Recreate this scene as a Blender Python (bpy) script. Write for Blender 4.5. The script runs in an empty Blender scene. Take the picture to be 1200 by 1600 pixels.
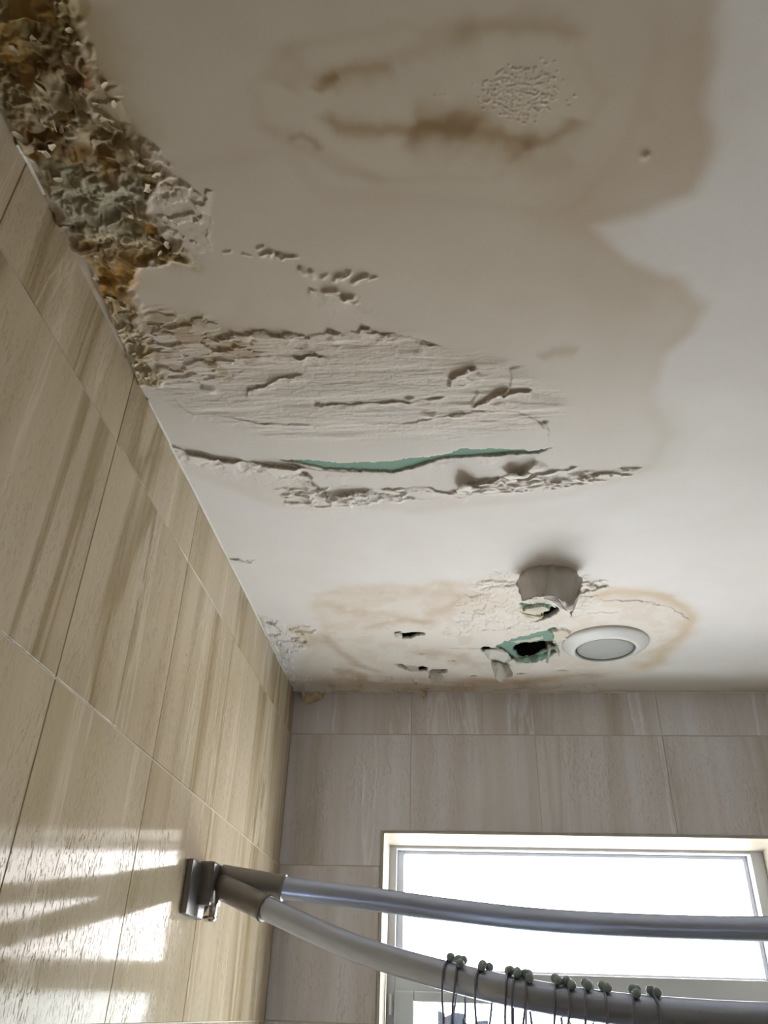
import bpy, bmesh, math, random
import numpy as np
from mathutils import Vector, Matrix

random.seed(7)
C = bpy.context.scene.collection
S = 0.68                      # ceiling height above the camera (m)
H = 2.40                      # ceiling height above the floor

# ------------------------------------------------------------------ camera
F_PX, PITCH, YAW, ROLL = 1240.65, 0.56222, -0.096965, 0.033521
CAM = np.array([0.58471 * S, -2.81516 * S, H - S])
def basis():
    cp, sp, cy, sy = math.cos(PITCH), math.sin(PITCH), math.cos(YAW), math.sin(YAW)
    F = np.array([sy * cp, cy * cp, sp]); Rt = np.array([cy, -sy, 0.0]); U = np.cross(Rt, F)
    c, s = math.cos(ROLL), math.sin(ROLL)
    return c * Rt + s * U, c * U - s * Rt, F
AX, AY, AF = basis()
cam = bpy.data.cameras.new('camera')
cam.sensor_fit = 'HORIZONTAL'; cam.sensor_width = 36.0; cam.lens = F_PX / 1200 * 36.0
cam.clip_start = 0.02
camo = bpy.data.objects.new('camera', cam); C.objects.link(camo)
camo.matrix_world = Matrix(((AX[0], AY[0], -AF[0], CAM[0]), (AX[1], AY[1], -AF[1], CAM[1]),
                            (AX[2], AY[2], -AF[2], CAM[2]), (0, 0, 0, 1)))
bpy.context.scene.camera = camo

# ------------------------------------------------------------------ light and exposure
sc = bpy.context.scene
sc.view_settings.view_transform = 'Standard'; sc.view_settings.look = 'None'
sc.view_settings.gamma = 1.0; sc.view_settings.use_curve_mapping = False
sc.view_settings.exposure = 0.0
w = bpy.data.worlds.new('overcast_sky'); sc.world = w; w.use_nodes = True
bg = w.node_tree.nodes['Background']
bg.inputs[0].default_value = (1.0, 0.945, 0.95, 1); bg.inputs[1].default_value = 17.0
pl = bpy.data.lights.new('window_portal', 'AREA'); pl.shape = 'RECTANGLE'; pl.size = 0.88; pl.size_y = 1.12
pl.cycles.is_portal = True
plo = bpy.data.objects.new('window_portal', pl); C.objects.link(plo)
plo.location = (0.676, 0.24, 1.51); plo.rotation_euler = (-math.pi / 2, 0, 0)

# ------------------------------------------------------------------ plane points measured on the ceiling
def ceil_pt(px, drop=0.0):
    d = AF + AX * (px[0] - 600) / F_PX - AY * (px[1] - 800) / F_PX
    t = (S - drop) / d[2]
    return np.array([CAM[0] + d[0] * t, CAM[1] + d[1] * t])
def cpts(pts): return np.array([ceil_pt(p) for p in pts])

# ------------------------------------------------------------------ materials
def newmat(name):
    m = bpy.data.materials.new(name); m.use_nodes = True
    nt = m.node_tree; b = nt.nodes['Principled BSDF']
    return m, nt, b
def plain(name, col, rough=0.5, metal=0.0, noise=0.0, nscale=40, bump=0.0):
    m, nt, b = newmat(name)
    b.inputs['Base Color'].default_value = (*col, 1); b.inputs['Roughness'].default_value = rough
    b.inputs['Metallic'].default_value = metal
    if noise or bump:
        tc = nt.nodes.new('ShaderNodeTexCoord'); n = nt.nodes.new('ShaderNodeTexNoise')
        n.inputs['Scale'].default_value = nscale; n.inputs['Detail'].default_value = 6
        nt.links.new(tc.outputs['Object'], n.inputs['Vector'])
        if noise:
            r = nt.nodes.new('ShaderNodeValToRGB')
            r.color_ramp.elements[0].position = .3; r.color_ramp.elements[1].position = .7
            r.color_ramp.elements[0].color = (*[c * (1 - noise) for c in col], 1)
            r.color_ramp.elements[1].color = (*[min(1, c * (1 + noise)) for c in col], 1)
            nt.links.new(n.outputs['Fac'], r.inputs[0]); nt.links.new(r.outputs[0], b.inputs['Base Color'])
        if bump:
            bp = nt.nodes.new('ShaderNodeBump'); bp.inputs['Strength'].default_value = bump
            bp.inputs['Distance'].default_value = 0.002
            nt.links.new(n.outputs['Fac'], bp.inputs['Height']); nt.links.new(bp.outputs[0], b.inputs['Normal'])
    return m

def tile_mat(name='travertine_look_tile', tint=(1.10, 1.03, .94), vn=1.0):
    m, nt, b = newmat(name); N = nt.nodes; L = nt.links
    tc = N.new('ShaderNodeTexCoord'); oi = N.new('ShaderNodeObjectInfo')
    sep = N.new('ShaderNodeMath'); sep.operation = 'MULTIPLY'; sep.inputs[1].default_value = 37.0
    L.new(oi.outputs['Random'], sep.inputs[0])
    add = N.new('ShaderNodeVectorMath'); add.operation = 'ADD'
    L.new(tc.outputs['Object'], add.inputs[0]); L.new(sep.outputs[0], add.inputs[1])
    def noise(sx, sz, detail=4, dist=0.0, rough=.5, off=0.0):
        mp = N.new('ShaderNodeMapping'); mp.inputs['Scale'].default_value = (sx, sx, sz)
        mp.inputs['Location'].default_value = (off, off * 1.7, off * .3)
        L.new(add.outputs[0], mp.inputs['Vector'])
        n = N.new('ShaderNodeTexNoise'); n.inputs['Scale'].default_value = 1.0
        n.inputs['Detail'].default_value = detail; n.inputs['Distortion'].default_value = dist
        n.inputs['Roughness'].default_value = rough
        L.new(mp.outputs[0], n.inputs['Vector']); return n.outputs['Fac']
    def ramp(src, stops):
        r = N.new('ShaderNodeValToRGB'); e = r.color_ramp.elements
        while len(e) < len(stops): e.new(.5)
        for k, (p, c) in enumerate(stops):
            e[k].position = p; e[k].color = (c, c, c, 1) if not isinstance(c, tuple) else (*c, 1)
        L.new(src, r.inputs[0]); return r.outputs[0]
    def mix(f, a, c):
        x = N.new('ShaderNodeMixRGB'); L.new(f, x.inputs[0])
        for k, v in ((1, a), (2, c)):
            if isinstance(v, tuple): x.inputs[k].default_value = (*v, 1)
            else: L.new(v, x.inputs[k])
        return x.outputs[0]
    base = ramp(noise(13, .8, 3, .25, .45), [(.30, (.42, .36, .255)), (.46, (.505, .45, .35)), (.60, (.55, .50, .405)), (.78, (.61, .57, .48))])
    fine = ramp(noise(60, 1.8, 4, .2, .5, 3), [(.3, (.44, .39, .30)), (.7, (.57, .52, .42))])
    m1 = N.new('ShaderNodeMixRGB'); m1.inputs[0].default_value = .28; L.new(base, m1.inputs[1]); L.new(fine, m1.inputs[2])
    vein = ramp(noise(7, .55, 5, .5, .55, 11), [(.53, 0.0), (.58, .5 * vn), (.60, .8 * vn), (.625, .15 * vn), (.66, 0.0)])
    c2 = mix(vein, m1.outputs[0], (.27, .215, .115))
    lv = ramp(noise(10, .9, 6, .8, .6, 21), [(.575, 0.0), (.60, .5), (.625, 0.0)])
    c3 = mix(lv, c2, (.70, .67, .58))
    tn = N.new('ShaderNodeMixRGB'); tn.blend_type = 'MULTIPLY'; tn.inputs[0].default_value = 1; tn.inputs[2].default_value = (*tint, 1)
    L.new(c3, tn.inputs[1]); L.new(tn.outputs[0], b.inputs['Base Color'])
    rr = ramp(noise(60, 9, 5, .5, .7, 31), [(.35, .05), (.7, .13)])
    L.new(rr, b.inputs['Roughness'])
    b.inputs['IOR'].default_value = 1.45; b.inputs['Specular IOR Level'].default_value = .12
    pit = ramp(noise(300, 85, 4, .5, .65, 41), [(.36, 0.0), (.44, 1.0)])
    area = ramp(noise(22, 6, 3, .4, .5, 51), [(.36, 1.0), (.56, .0)])
    mm = N.new('ShaderNodeMath'); mm.operation = 'MAXIMUM'; L.new(pit, mm.inputs[0]); L.new(area, mm.inputs[1])
    bp = N.new('ShaderNodeBump'); bp.inputs['Strength'].default_value = 1.0; bp.inputs['Distance'].default_value = .0005
    L.new(mm.outputs[0], bp.inputs['Height']); L.new(bp.outputs[0], b.inputs['Normal'])
    return m

def ceiling_mat():
    m, nt, b = newmat('water_damaged_ceiling_paint'); N = nt.nodes; L = nt.links
    at = N.new('ShaderNodeAttribute'); at.attribute_name = 'stain'
    tc = N.new('ShaderNodeTexCoord')
    n = N.new('ShaderNodeTexNoise'); n.inputs['Scale'].default_value = 9; n.inputs['Detail'].default_value = 7
    n.inputs['Roughness'].default_value = .6
    L.new(tc.outputs['Object'], n.inputs['Vector'])
    r = N.new('ShaderNodeValToRGB'); r.color_ramp.elements[0].position = .3; r.color_ramp.elements[1].position = .7
    r.color_ramp.elements[0].color = (.95, .935, .92, 1); r.color_ramp.elements[1].color = (1, 1, 1, 1)
    L.new(n.outputs['Fac'], r.inputs[0])
    mx = N.new('ShaderNodeMixRGB'); mx.blend_type = 'MULTIPLY'; mx.inputs[0].default_value = 1
    L.new(at.outputs['Color'], mx.inputs[1]); L.new(r.outputs[0], mx.inputs[2])
    L.new(mx.outputs[0], b.inputs['Base Color'])
    b.inputs['Roughness'].default_value = .75; b.inputs['Specular IOR Level'].default_value = .25
    n2 = N.new('ShaderNodeTexNoise'); n2.inputs['Scale'].default_value = 260; n2.inputs['Detail'].default_value = 4
    L.new(tc.outputs['Object'], n2.inputs['Vector'])
    bp = N.new('ShaderNodeBump'); bp.inputs['Strength'].default_value = .25; bp.inputs['Distance'].default_value = .0006
    L.new(n2.outputs['Fac'], bp.inputs['Height']); L.new(bp.outputs[0], b.inputs['Normal'])
    return m

M = dict(
    tile=tile_mat(), tile_back=tile_mat('flare_haze_tile', (1.42, 1.55, 2.05), .38), ceiling=ceiling_mat(),  # back-wall copy of the tile, window flare haze put into its tint
    grout=plain('light_grout', (.62, .58, .50), .8, 0, .06, 60, .2),
    paint=plain('loose_ceiling_paint', (.70, .67, .61), .7, 0, .08, 50, .3),
    paint_dirty=plain('stained_paint_flake', (.62, .52, .37), .75, 0, .35, 55, .5),
    paint_grey=plain('grey_loose_paint', (.56, .53, .49), .7, 0, .06, 50, .3),  # greyer version of the loose paint
    board=plain('green_plasterboard', (.23, .36, .29), .8, 0, .12, 60, .3),
    void=plain('dark_void_lining', (.035, .032, .035), .9, 0, .3, 20),
    timber=plain('old_joist_timber', (.24, .14, .11), .8, 0, .3, 30),
    upvc=plain('white_window_plastic', (.54, .57, .61), .35, 0, .02, 20),
    reveal=plain('cream_reveal_tile', (.43, .405, .335), .4, 0, .10, 25, .1),
    white=plain('white_downlight_enamel', (.70, .69, .67), .4, 0, .02, 30),
    gap=plain('dark_gap_shadow', (.10, .095, .09), .6, 0, .1, 30),  # dark colour standing for the shadow in the lens gap
    lens=plain('frosted_lamp_lens', (.36, .36, .345), .6, 0, .03, 90, .05),
    rod=plain('satin_rod_metal', (.46, .51, .64), .32, .6, .03, 30),  # blue cast of the window flare mixed into the metal colour
    sleeve=plain('grey_sleeve_plastic', (.24, .225, .215), .35, .3, .05, 30),
    chrome=plain('bright_chrome', (.72, .71, .70), .12, 1.0, .03, 20),
    darkplate=plain('dark_bracket_metal', (.24, .235, .24), .3, .6, .1, 30),
    wire=plain('hook_wire', (.28, .29, .38), .35, .7, .05, 30),
    bead=plain('greenish_roller_bead', (.30, .40, .41), .35, .1, .1, 60),
    caulk=plain('white_caulk', (.80, .77, .71), .55, 0, .06, 80, .3),
    wallpaint=plain('plain_wall_paint', (.36, .31, .25), .7, 0, .04, 10),
    floor=plain('floor_tile_beige', (.26, .23, .19), .3, 0, .1, 6),
)
def curtain_mat():
    m, nt, b = newmat('clear_liner_plastic')
    out = nt.nodes['Material Output']
    b.inputs['Base Color'].default_value = (.62, .65, .72, 1); b.inputs['Roughness'].default_value = .15
    t = nt.nodes.new('ShaderNodeBsdfTransparent'); t.inputs[0].default_value = (.5, .55, .7, 1)
    tl = nt.nodes.new('ShaderNodeBsdfTranslucent'); tl.inputs[0].default_value = (.12, .14, .19, 1)
    a = nt.nodes.new('ShaderNodeMixShader'); a.inputs[0].default_value = .22
    c = nt.nodes.new('ShaderNodeMixShader'); c.inputs[0].default_value = .03
    n = nt.nodes.new('ShaderNodeTexNoise'); n.inputs['Scale'].default_value = 60
    bp = nt.nodes.new('ShaderNodeBump'); bp.inputs['Distance'].default_value = .004
    nt.links.new(n.outputs['Fac'], bp.inputs['Height']); nt.links.new(bp.outputs[0], b.inputs['Normal'])
    nt.links.new(b.outputs[0], a.inputs[1]); nt.links.new(tl.outputs[0], a.inputs[2])
    nt.links.new(a.outputs[0], c.inputs[1]); nt.links.new(t.outputs[0], c.inputs[2])
    nt.links.new(c.outputs[0], out.inputs['Surface']); return m
M['liner'] = curtain_mat()
def glass_mat(name, frosted):
    m, nt, b = newmat(name); out = nt.nodes['Material Output']; nt.nodes.remove(b)
    t = nt.nodes.new('ShaderNodeBsdfTransparent'); t.inputs[0].default_value = (.97, .98, .98, 1)
    g = nt.nodes.new('ShaderNodeBsdfGlossy'); g.inputs['Roughness'].default_value = .03
    x = nt.nodes.new('ShaderNodeMixShader'); x.inputs[0].default_value = .06
    nt.links.new(t.outputs[0], x.inputs[1]); nt.links.new(g.outputs[0], x.inputs[2])
    last = x
    if frosted:
        n = nt.nodes.new('ShaderNodeTexNoise'); n.inputs['Scale'].default_value = 130; n.inputs['Detail'].default_value = 3
        tc = nt.nodes.new('ShaderNodeTexCoord'); nt.links.new(tc.outputs['Object'], n.inputs['Vector'])
        r = nt.nodes.new('ShaderNodeValToRGB'); r.color_ramp.elements[0].position = .36; r.color_ramp.elements[1].position = .5
        nt.links.new(n.outputs['Fac'], r.inputs[0])
        tl = nt.nodes.new('ShaderNodeBsdfTranslucent'); tl.inputs[0].default_value = (.62, .72, .74, 1)
        y = nt.nodes.new('ShaderNodeMixShader')
        iv = nt.nodes.new('ShaderNodeMath'); iv.operation = 'MULTIPLY_ADD'; iv.inputs[1].default_value = -.5; iv.inputs[2].default_value = .95
        nt.links.new(r.outputs[0], iv.inputs[0]); nt.links.new(iv.outputs[0], y.inputs[0])
        bp = nt.nodes.new('ShaderNodeBump'); bp.inputs['Distance'].default_value = .003
        nt.links.new(n.outputs['Fac'], bp.inputs['Height']); nt.links.new(bp.outputs[0], tl.inputs['Normal'])
        nt.links.new(x.outputs[0], y.inputs[1]); nt.links.new(tl.outputs[0], y.inputs[2]); last = y
    nt.links.new(last.outputs[0], out.inputs['Surface']); return m
M['glass'] = glass_mat('clear_window_glass', False); M['obscured'] = glass_mat('obscured_window_glass', True)

# ------------------------------------------------------------------ mesh helpers
def obj(name, bm, mat, parent=None, smooth=False, kind=None):
    me = bpy.data.meshes.new(name); bm.to_mesh(me); bm.free()
    me.materials.append(mat)
    if smooth:
        for p in me.polygons: p.use_smooth = True
    o = bpy.data.objects.new(name, me); C.objects.link(o)
    if parent: o.parent = parent
    if kind: o['kind'] = kind
    return o
def empty(name, loc=(0, 0, 0)):
    o = bpy.data.objects.new(name, None); C.objects.link(o); o.location = loc; return o
def tag(o, label, cat, group=None):
    o['label'] = label; o['category'] = cat
    if group: o['group'] = group
    return o
def BM(): return bmesh.new()
def box(bm, a, b, bev=0.0):
    r = bmesh.ops.create_cube(bm, size=1.0)
    sx, sy, sz = [b[i] - a[i] for i in range(3)]; c = [(a[i] + b[i]) / 2 for i in range(3)]
    bmesh.ops.transform(bm, matrix=Matrix.Translation(c) @ Matrix.Diagonal((sx, sy, sz, 1)), verts=r['verts'])
    if bev:
        es = list({e for v in r['verts'] for e in v.link_edges})
        bmesh.ops.bevel(bm, geom=es, offset=bev, segments=2, affect='EDGES', profile=.6)
    return bm
def tube(bm, pts, rad, n=20, cap=True):
    pts = [Vector(p) for p in pts]; rads = rad if hasattr(rad, '__len__') else [rad] * len(pts)
    rings = []; up = Vector((0, 0, 1)); prev = None
    for i, p in enumerate(pts):
        t = (pts[min(i + 1, len(pts) - 1)] - pts[max(i - 1, 0)]).normalized()
        if prev is None:
            a = up if abs(t.z) < .9 else Vector((1, 0, 0)); u = t.cross(a).normalized()
        else: u = (prev - t * prev.dot(t)).normalized()
        prev = u; v = t.cross(u)
        rings.append([bm.verts.new(p + (u * math.cos(k * 2 * math.pi / n) + v * math.sin(k * 2 * math.pi / n)) * rads[i]) for k in range(n)])
    for a, b in zip(rings, rings[1:]):
        for k in range(n): bm.faces.new((a[k], a[(k + 1) % n], b[(k + 1) % n], b[k]))
    if cap: bm.faces.new(rings[0][::-1]); bm.faces.new(rings[-1])
    return bm
def lathe(bm, prof, n=64, centre=(0, 0, 0)):
    rings = [[bm.verts.new((centre[0] + r * math.cos(k * 2 * math.pi / n), centre[1] + r * math.sin(k * 2 * math.pi / n), centre[2] + z)) for k in range(n)] for r, z in prof]
    for a, b in zip(rings, rings[1:]):
        for k in range(n): bm.faces.new((a[k], a[(k + 1) % n], b[(k + 1) % n], b[k]))
    return rings

# ------------------------------------------------------------------ numpy noise
_rng = np.random.RandomState(3); _LAT = _rng.rand(512, 512)
def vnoise(x, y, seed=0):
    x = x + seed * 17.31; y = y + seed * 9.77
    xi = np.floor(x).astype(int); yi = np.floor(y).astype(int); fx = x - xi; fy = y - yi
    fx = fx * fx * fx * (fx * (fx * 6 - 15) + 10); fy = fy * fy * fy * (fy * (fy * 6 - 15) + 10)
    x0 = xi & 511; x1 = (xi + 1) & 511; y0 = yi & 511; y1 = (yi + 1) & 511
    return (_LAT[x0, y0] * (1 - fx) + _LAT[x1, y0] * fx) * (1 - fy) + (_LAT[x0, y1] * (1 - fx) + _LAT[x1, y1] * fx) * fy
def fbm(x, y, s, octv=4, seed=0, sy=None, gain=.5):
    sy = s if sy is None else sy; a = 1; t = 0; r = 0
    for k in range(octv):
        r = r + a * vnoise(x / s * 2 ** k, y / sy * 2 ** k, seed + k * 3); t += a; a *= gain
    return r / t
def sst(e0, e1, x):
    t = np.clip((x - e0) / (e1 - e0), 0, 1); return t * t * (3 - 2 * t)

# ------------------------------------------------------------------ ceiling surface
W, D0, D1 = 1.50, -2.90, 0.0
xs = np.concatenate([np.arange(0, .35, .00085), np.arange(.35, .84, .0011), np.arange(.84, 1.20, .0022), [1.2]])
rows = np.concatenate([np.linspace(-90, 480, 340), np.linspace(480, 810, 340)[1:], np.linspace(810, 1083.0, 400)[1:]])
ys_ = np.array([ceil_pt((700, r))[1] for r in rows]); ys_ = ys_[ys_ < -0.0015]; ys_ = np.append(ys_, 0.0)
X, Y = np.meshgrid(xs, ys_, indexing='ij')
NX, NY = X.shape
drop = np.zeros_like(X)                                   # metres below the flat ceiling
WHITE = np.array([.83, .80, .785])
COL = np.ones((NX, NY, 3)) * WHITE
hole = np.zeros(X.shape, bool)
fb_fine = fbm(X, Y, .008, 3, 5) - .5
fb_mid = fbm(X, Y, .03, 4, 9) - .5
fb_big = fbm(X, Y, .12, 4, 13) - .5

def window_slice(P, pad):
    x0, y0 = P.min(0) - pad; x1, y1 = P.max(0) + pad
    i0, i1 = np.searchsorted(xs, [x0, x1]); j0, j1 = np.searchsorted(ys_, [y0, y1])
    return slice(max(i0 - 1, 0), i1 + 1), slice(max(j0 - 1, 0), j1 + 1)
def seg_field(x, y, P, closed):
    n = len(P); best = np.full(x.shape, 9.0); side = np.zeros(x.shape); tt = np.zeros(x.shape); inside = np.zeros(x.shape, bool)
    seglen = [np.linalg.norm(P[(k + 1) % n] - P[k]) for k in range(n if closed else n - 1)]; tot = sum(seglen); acc = 0
    for k in range(n if closed else n - 1):
        a = P[k]; b = P[(k + 1) % n]; d = b - a; L2 = max(d @ d, 1e-12)
        t = np.clip(((x - a[0]) * d[0] + (y - a[1]) * d[1]) / L2, 0, 1)
        dist = np.hypot(x - a[0] - t * d[0], y - a[1] - t * d[1])
        s = np.sign(d[0] * (y - a[1]) - d[1] * (x - a[0]))
        m = dist < best; best = np.where(m, dist, best); side = np.where(m, s, side)
        tt = np.where(m, (acc + t * seglen[k]) / tot, tt); acc += seglen[k]
        if closed and abs(d[1]) > 1e-12:
            c = ((a[1] > y) != (b[1] > y)) & (x < a[0] + (y - a[1]) * d[0] / d[1]); inside ^= c
    return best, side, tt, inside
def warp(sl, amp, scale, seed):
    x = X[sl]; y = Y[sl]
    return (x + (fbm(x, y, scale, 3, seed) - .5) * 2 * amp, y + (fbm(x, y, scale, 3, seed + 40) - .5) * 2 * amp)
_sd = [100]
def poly(px, amp=.004, scale=.012, pad=.05):
    P = cpts(px); sl = window_slice(P, pad); _sd[0] += 1
    x, y = warp(sl, amp, scale, _sd[0]); d, _, _, ins = seg_field(x, y, P, True)
    return sl, np.where(ins, -d, d)                      # signed distance, negative inside
def line(px, amp=.002, scale=.008, pad=.12):
    P = cpts(px); sl = window_slice(P, pad); _sd[0] += 1
    x, y = warp(sl, amp, scale, _sd[0]); d, s, t, _ = seg_field(x, y, P, False)
    return sl, d, s, t
def mul(sl, amt, col):
    c = COL[sl]; a = amt[..., None]; COL[sl] = c * (1 - a + a * np.array(col))
def paint(sl, amt, col):
    c = COL[sl]; a = amt[..., None]; COL[sl] = c * (1 - a) + a * np.array(col)
def taper(t, e=.12): return sst(0, e, t) * sst(0, e, 1 - t)

def stroke(px, width, amt, col, amp=.006, scale=.025, core=False):
    """soft stain stroke, irregular in width"""
    sl, d, s, t = line(px, amp, scale)
    wv = width * (.5 + 1.1 * fbm(X[sl], Y[sl], .03, 3, _sd[0] + 7))
    mul(sl, amt * np.exp(-(d / wv) ** 2) * taper(t, .15), col)
def tide(px, amt, col, soft=.02, edge=.006, eamt=.2, ecol=(.8, .72, .6), amp=.012, scale=.05):
    """stain pool: light tint inside and a darker tide line along its rim"""
    sl, d = poly(px, amp, scale, .1)
    mul(sl, amt * sst(soft, -soft, d), col)
    mul(sl, eamt * np.exp(-((d + edge) / edge) ** 2), ecol)
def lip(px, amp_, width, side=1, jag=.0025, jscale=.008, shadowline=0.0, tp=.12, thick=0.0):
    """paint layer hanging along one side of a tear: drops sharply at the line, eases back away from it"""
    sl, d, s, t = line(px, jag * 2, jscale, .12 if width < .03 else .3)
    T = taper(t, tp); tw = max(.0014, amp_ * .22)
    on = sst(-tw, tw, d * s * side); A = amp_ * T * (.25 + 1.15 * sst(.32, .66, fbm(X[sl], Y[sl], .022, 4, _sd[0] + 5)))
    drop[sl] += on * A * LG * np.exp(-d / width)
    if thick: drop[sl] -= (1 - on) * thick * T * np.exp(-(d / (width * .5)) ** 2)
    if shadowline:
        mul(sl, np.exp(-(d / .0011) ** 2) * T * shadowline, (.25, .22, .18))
LG = .52
def ridge(px, amp_, width, jag=.001, jscale=.01, tp=.25):
    sl, d, s, t = line(px, jag, jscale, width * 4 + .01)
    drop[sl] += .6 * amp_ * np.exp(-(d / width) ** 2) * taper(t, tp)
def recess(px, depth, col=None, jag=.002, jscale=.006, soft=.0012, cut=False, amt=1.0):
    sl, d = poly(px, jag, jscale, .03)
    m = sst(soft, -soft, d); drop[sl] = drop[sl] * (1 - m) - depth * m
    if col is not None: paint(sl, m * amt, col)
    if cut: hole[sl] |= d < -.0012
    return sl, d

# -- damp zones and tide marks
ALL = (slice(0, NX), slice(0, NY))
mul(ALL, np.clip(.5 + fb_big * 1.2, 0, 1) * .06, (.9, .85, .78))
def damp_zone(px):
    sl, d = poly(px, .010, .06, .1)
    k = 1 - .80 * sst(ceil_pt((700, 330))[1], ceil_pt((700, 760))[1], Y[sl])
    mul(sl, .84 * k * sst(.012, -.014, d), (.75, .67, .54)); mul(sl, .16 * np.exp(-((d + .01) / .01) ** 2) * (.5 + .5 * k), (.86, .76, .66))
damp_zone([(-200, -60), (1112, -60), (1112, 60), (1108, 150), (1128, 225), (1085, 300), (1010, 335), (925, 358), (985, 405), (1060, 432),
      (1098, 475), (1080, 520), (1035, 560), (1020, 610), (1052, 680), (1030, 735), (900, 775), (650, 800), (430, 790), (250, 720), (0, 700)])
tide([(-200, -60), (1040, -60), (1045, 80), (1030, 190), (960, 290), (880, 345), (760, 330), (620, 330), (500, 330), (440, 250), (-100, 400)],
     .10, (.95, .92, .85), .02, .01, .25, (.88, .80, .72), .012, .07)
stroke([(1075, -20), (1072, 120), (1060, 220), (990, 280), (880, 330), (860, 390)], .045, .35, (.84, .74, .64), .01, .05)
stroke([(1000, 300), (940, 340), (900, 420), (1040, 470)], .05, .22, (.84, .74, .64), .01, .05)
tide([(385, 130), (440, 60), (600, 40), (760, 20), (900, 40), (960, 140), (900, 240), (760, 290), (600, 290), (500, 240), (460, 215), (400, 200)],
     .18, (1.08, 1.06, .98), .012, .006, .22, (.80, .72, .60), .008, .04)
stroke([(500, 145), (520, 120), (560, 110), (620, 98)], .010, .60, (.55, .40, .20))
stroke([(492, 150), (500, 130), (530, 115)], .006, .6, (.50, .35, .15))
stroke([(500, 170), (530, 195), (590, 205), (660, 205)], .010, .65, (.52, .38, .18))
stroke([(620, 205), (680, 208), (740, 212), (800, 226), (840, 232)], .018, .72, (.50, .36, .17), .014, .03)
stroke([(640, 200), (700, 200), (718, 190), (750, 208)], .010, .6, (.50, .36, .16))
stroke([(810, 232), (850, 222), (888, 200), (900, 180)], .009, .65, (.55, .42, .26))
stroke([(800, 250), (860, 262), (900, 240)], .014, .3, (.65, .52, .38))
stroke([(690, 62), (740, 48), (800, 36), (870, 36), (920, 60)], .009, .5, (.66, .54, .42))
stroke([(600, 100), (680, 66), (760, 50)], .012, .3, (.66, .54, .42))
stroke([(450, 60), (462, 100), (440, 150)], .012, .35, (.7, .6, .48))
stroke([(445, 216), (470, 212), (490, 222), (502, 240)], .005, .55, (.58, .46, .30), .002)
stroke([(398, 190), (430, 208), (480, 235), (540, 270), (620, 285)], .006, .25, (.66, .55, .42), .003)
stroke([(240, 500), (330, 515), (420, 535)], .03, .25, (.8, .7, .55))
stroke([(840, 560), (870, 548), (905, 552)], .010, .45, (.68, .56, .44))
stroke([(350, 470), (380, 480), (420, 520), (500, 500)], .03, .25, (.84, .76, .66))
stroke([(1040, 620), (1052, 680), (1030, 730), (960, 745)], .02, .3, (.84, .86, .74))
# -- around the lamp and the back corner
tide([(490, 930), (540, 912), (640, 915), (720, 905), (800, 900), (930, 908), (1050, 925), (1090, 965), (1065, 1010), (1010, 1050),
      (880, 1064), (700, 1078), (520, 1076), (470, 1050), (500, 985)], .40, (.93, .84, .70), .02, .012, .18, (.80, .68, .5), .02, .05)
stroke([(900, 935), (960, 925), (1030, 930), (1072, 950), (1085, 975)], .014, .6, (.80, .68, .48), .006)
stroke([(1080, 960), (1070, 990), (1035, 1015), (1025, 1035), (980, 1048)], .022, .55, (.78, .64, .45), .008)
stroke([(960, 1052), (880, 1056), (820, 1066), (700, 1062)], .02, .55, (.70, .58, .48), .01)
stroke([(495, 935), (540, 955), (600, 960), (660, 972), (700, 950), (760, 925)], .018, .45, (.76, .64, .50), .012)
stroke([(500, 985), (520, 1010), (560, 1040), (610, 1055)], .012, .6, (.66, .55, .44), .006)
stroke([(560, 985), (600, 975), (640, 970), (690, 976)], .012, .45, (.72, .6, .48), .008)
stroke([(630, 930), (700, 925), (760, 940), (740, 965)], .03, .4, (.80, .69, .56), .014)
stroke([(520, 930), (600, 926), (660, 935)], .02, .35, (.82, .72, .6), .012)
stroke([(620, 1020), (700, 1022), (760, 1045)], .03, .55, (.74, .64, .55), .02, .03)
stroke([(440, 985), (470, 985), (490, 1000), (470, 1010)], .018, .6, (.72, .60, .38), .006)
stroke([(460, 1068), (560, 1066), (660, 1070), (760, 1074), (900, 1072)], .03, .6, (.66, .58, .50), .015, .03)
stroke([(520, 1052), (545, 1050), (580, 1062)], .02, .6, (.62, .48, .34), .01)
sl, d = poly([(480, 900), (900, 890), (1090, 950), (1050, 1040), (900, 1075), (480, 1080)], .03, .06)
mk = sst(.0, -.06, d); nb = fbm(X[sl], Y[sl], .035, 5, 77)
mul(sl, mk * sst(.52, .62, nb) * .30, (.84, .74, .64))
mul(sl, mk * np.exp(-((nb - .55) / .008) ** 2) * .25, (.7, .6, .48))

# -- crust of swollen plaster along the left wall
crust_px = [(-140, -60), (110, -60), (128, 30), (140, 95), (132, 150), (150, 190), (205, 205), (250, 245), (262, 275), (236, 300), (236, 335), (262, 372), (300, 398),
            (300, 412), (240, 405), (212, 410), (206, 455), (228, 485), (215, 500), (232, 560), (262, 590), (244, 605), (215, 600), (170, 480), (90, 330), (-20, 120)]
sl, d = poly(crust_px, .010, .02, .08)
x, y = X[sl], Y[sl]
near = sst(.006, -.010, d); edgeT = sst(ys_[0], ys_[0] + .004, y)
big = fbm(x, y, .028, 4, 21); rid = 1 - np.abs(2 * fbm(x, y, .018, 3, 31) - 1); fin = fbm(x, y, .0055, 2, 41)
rr = 1 - np.abs(2 * fbm(x, y, .02, 3, 35) - 1)
flk = sst(.50, .58, fbm(x, y, .020, 4, 61, gain=.5))
hgt = (big - .42) * .017 + sst(.80, .98, rid) * .0022 + flk * .0022 + (fin - .5) * .0014 * (.2 + flk)
drop[sl] += near * hgt + .004 * np.exp(-((d + .002) / .004) ** 2) * (.3 + fbm(x, y, .01, 3, 71))
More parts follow.
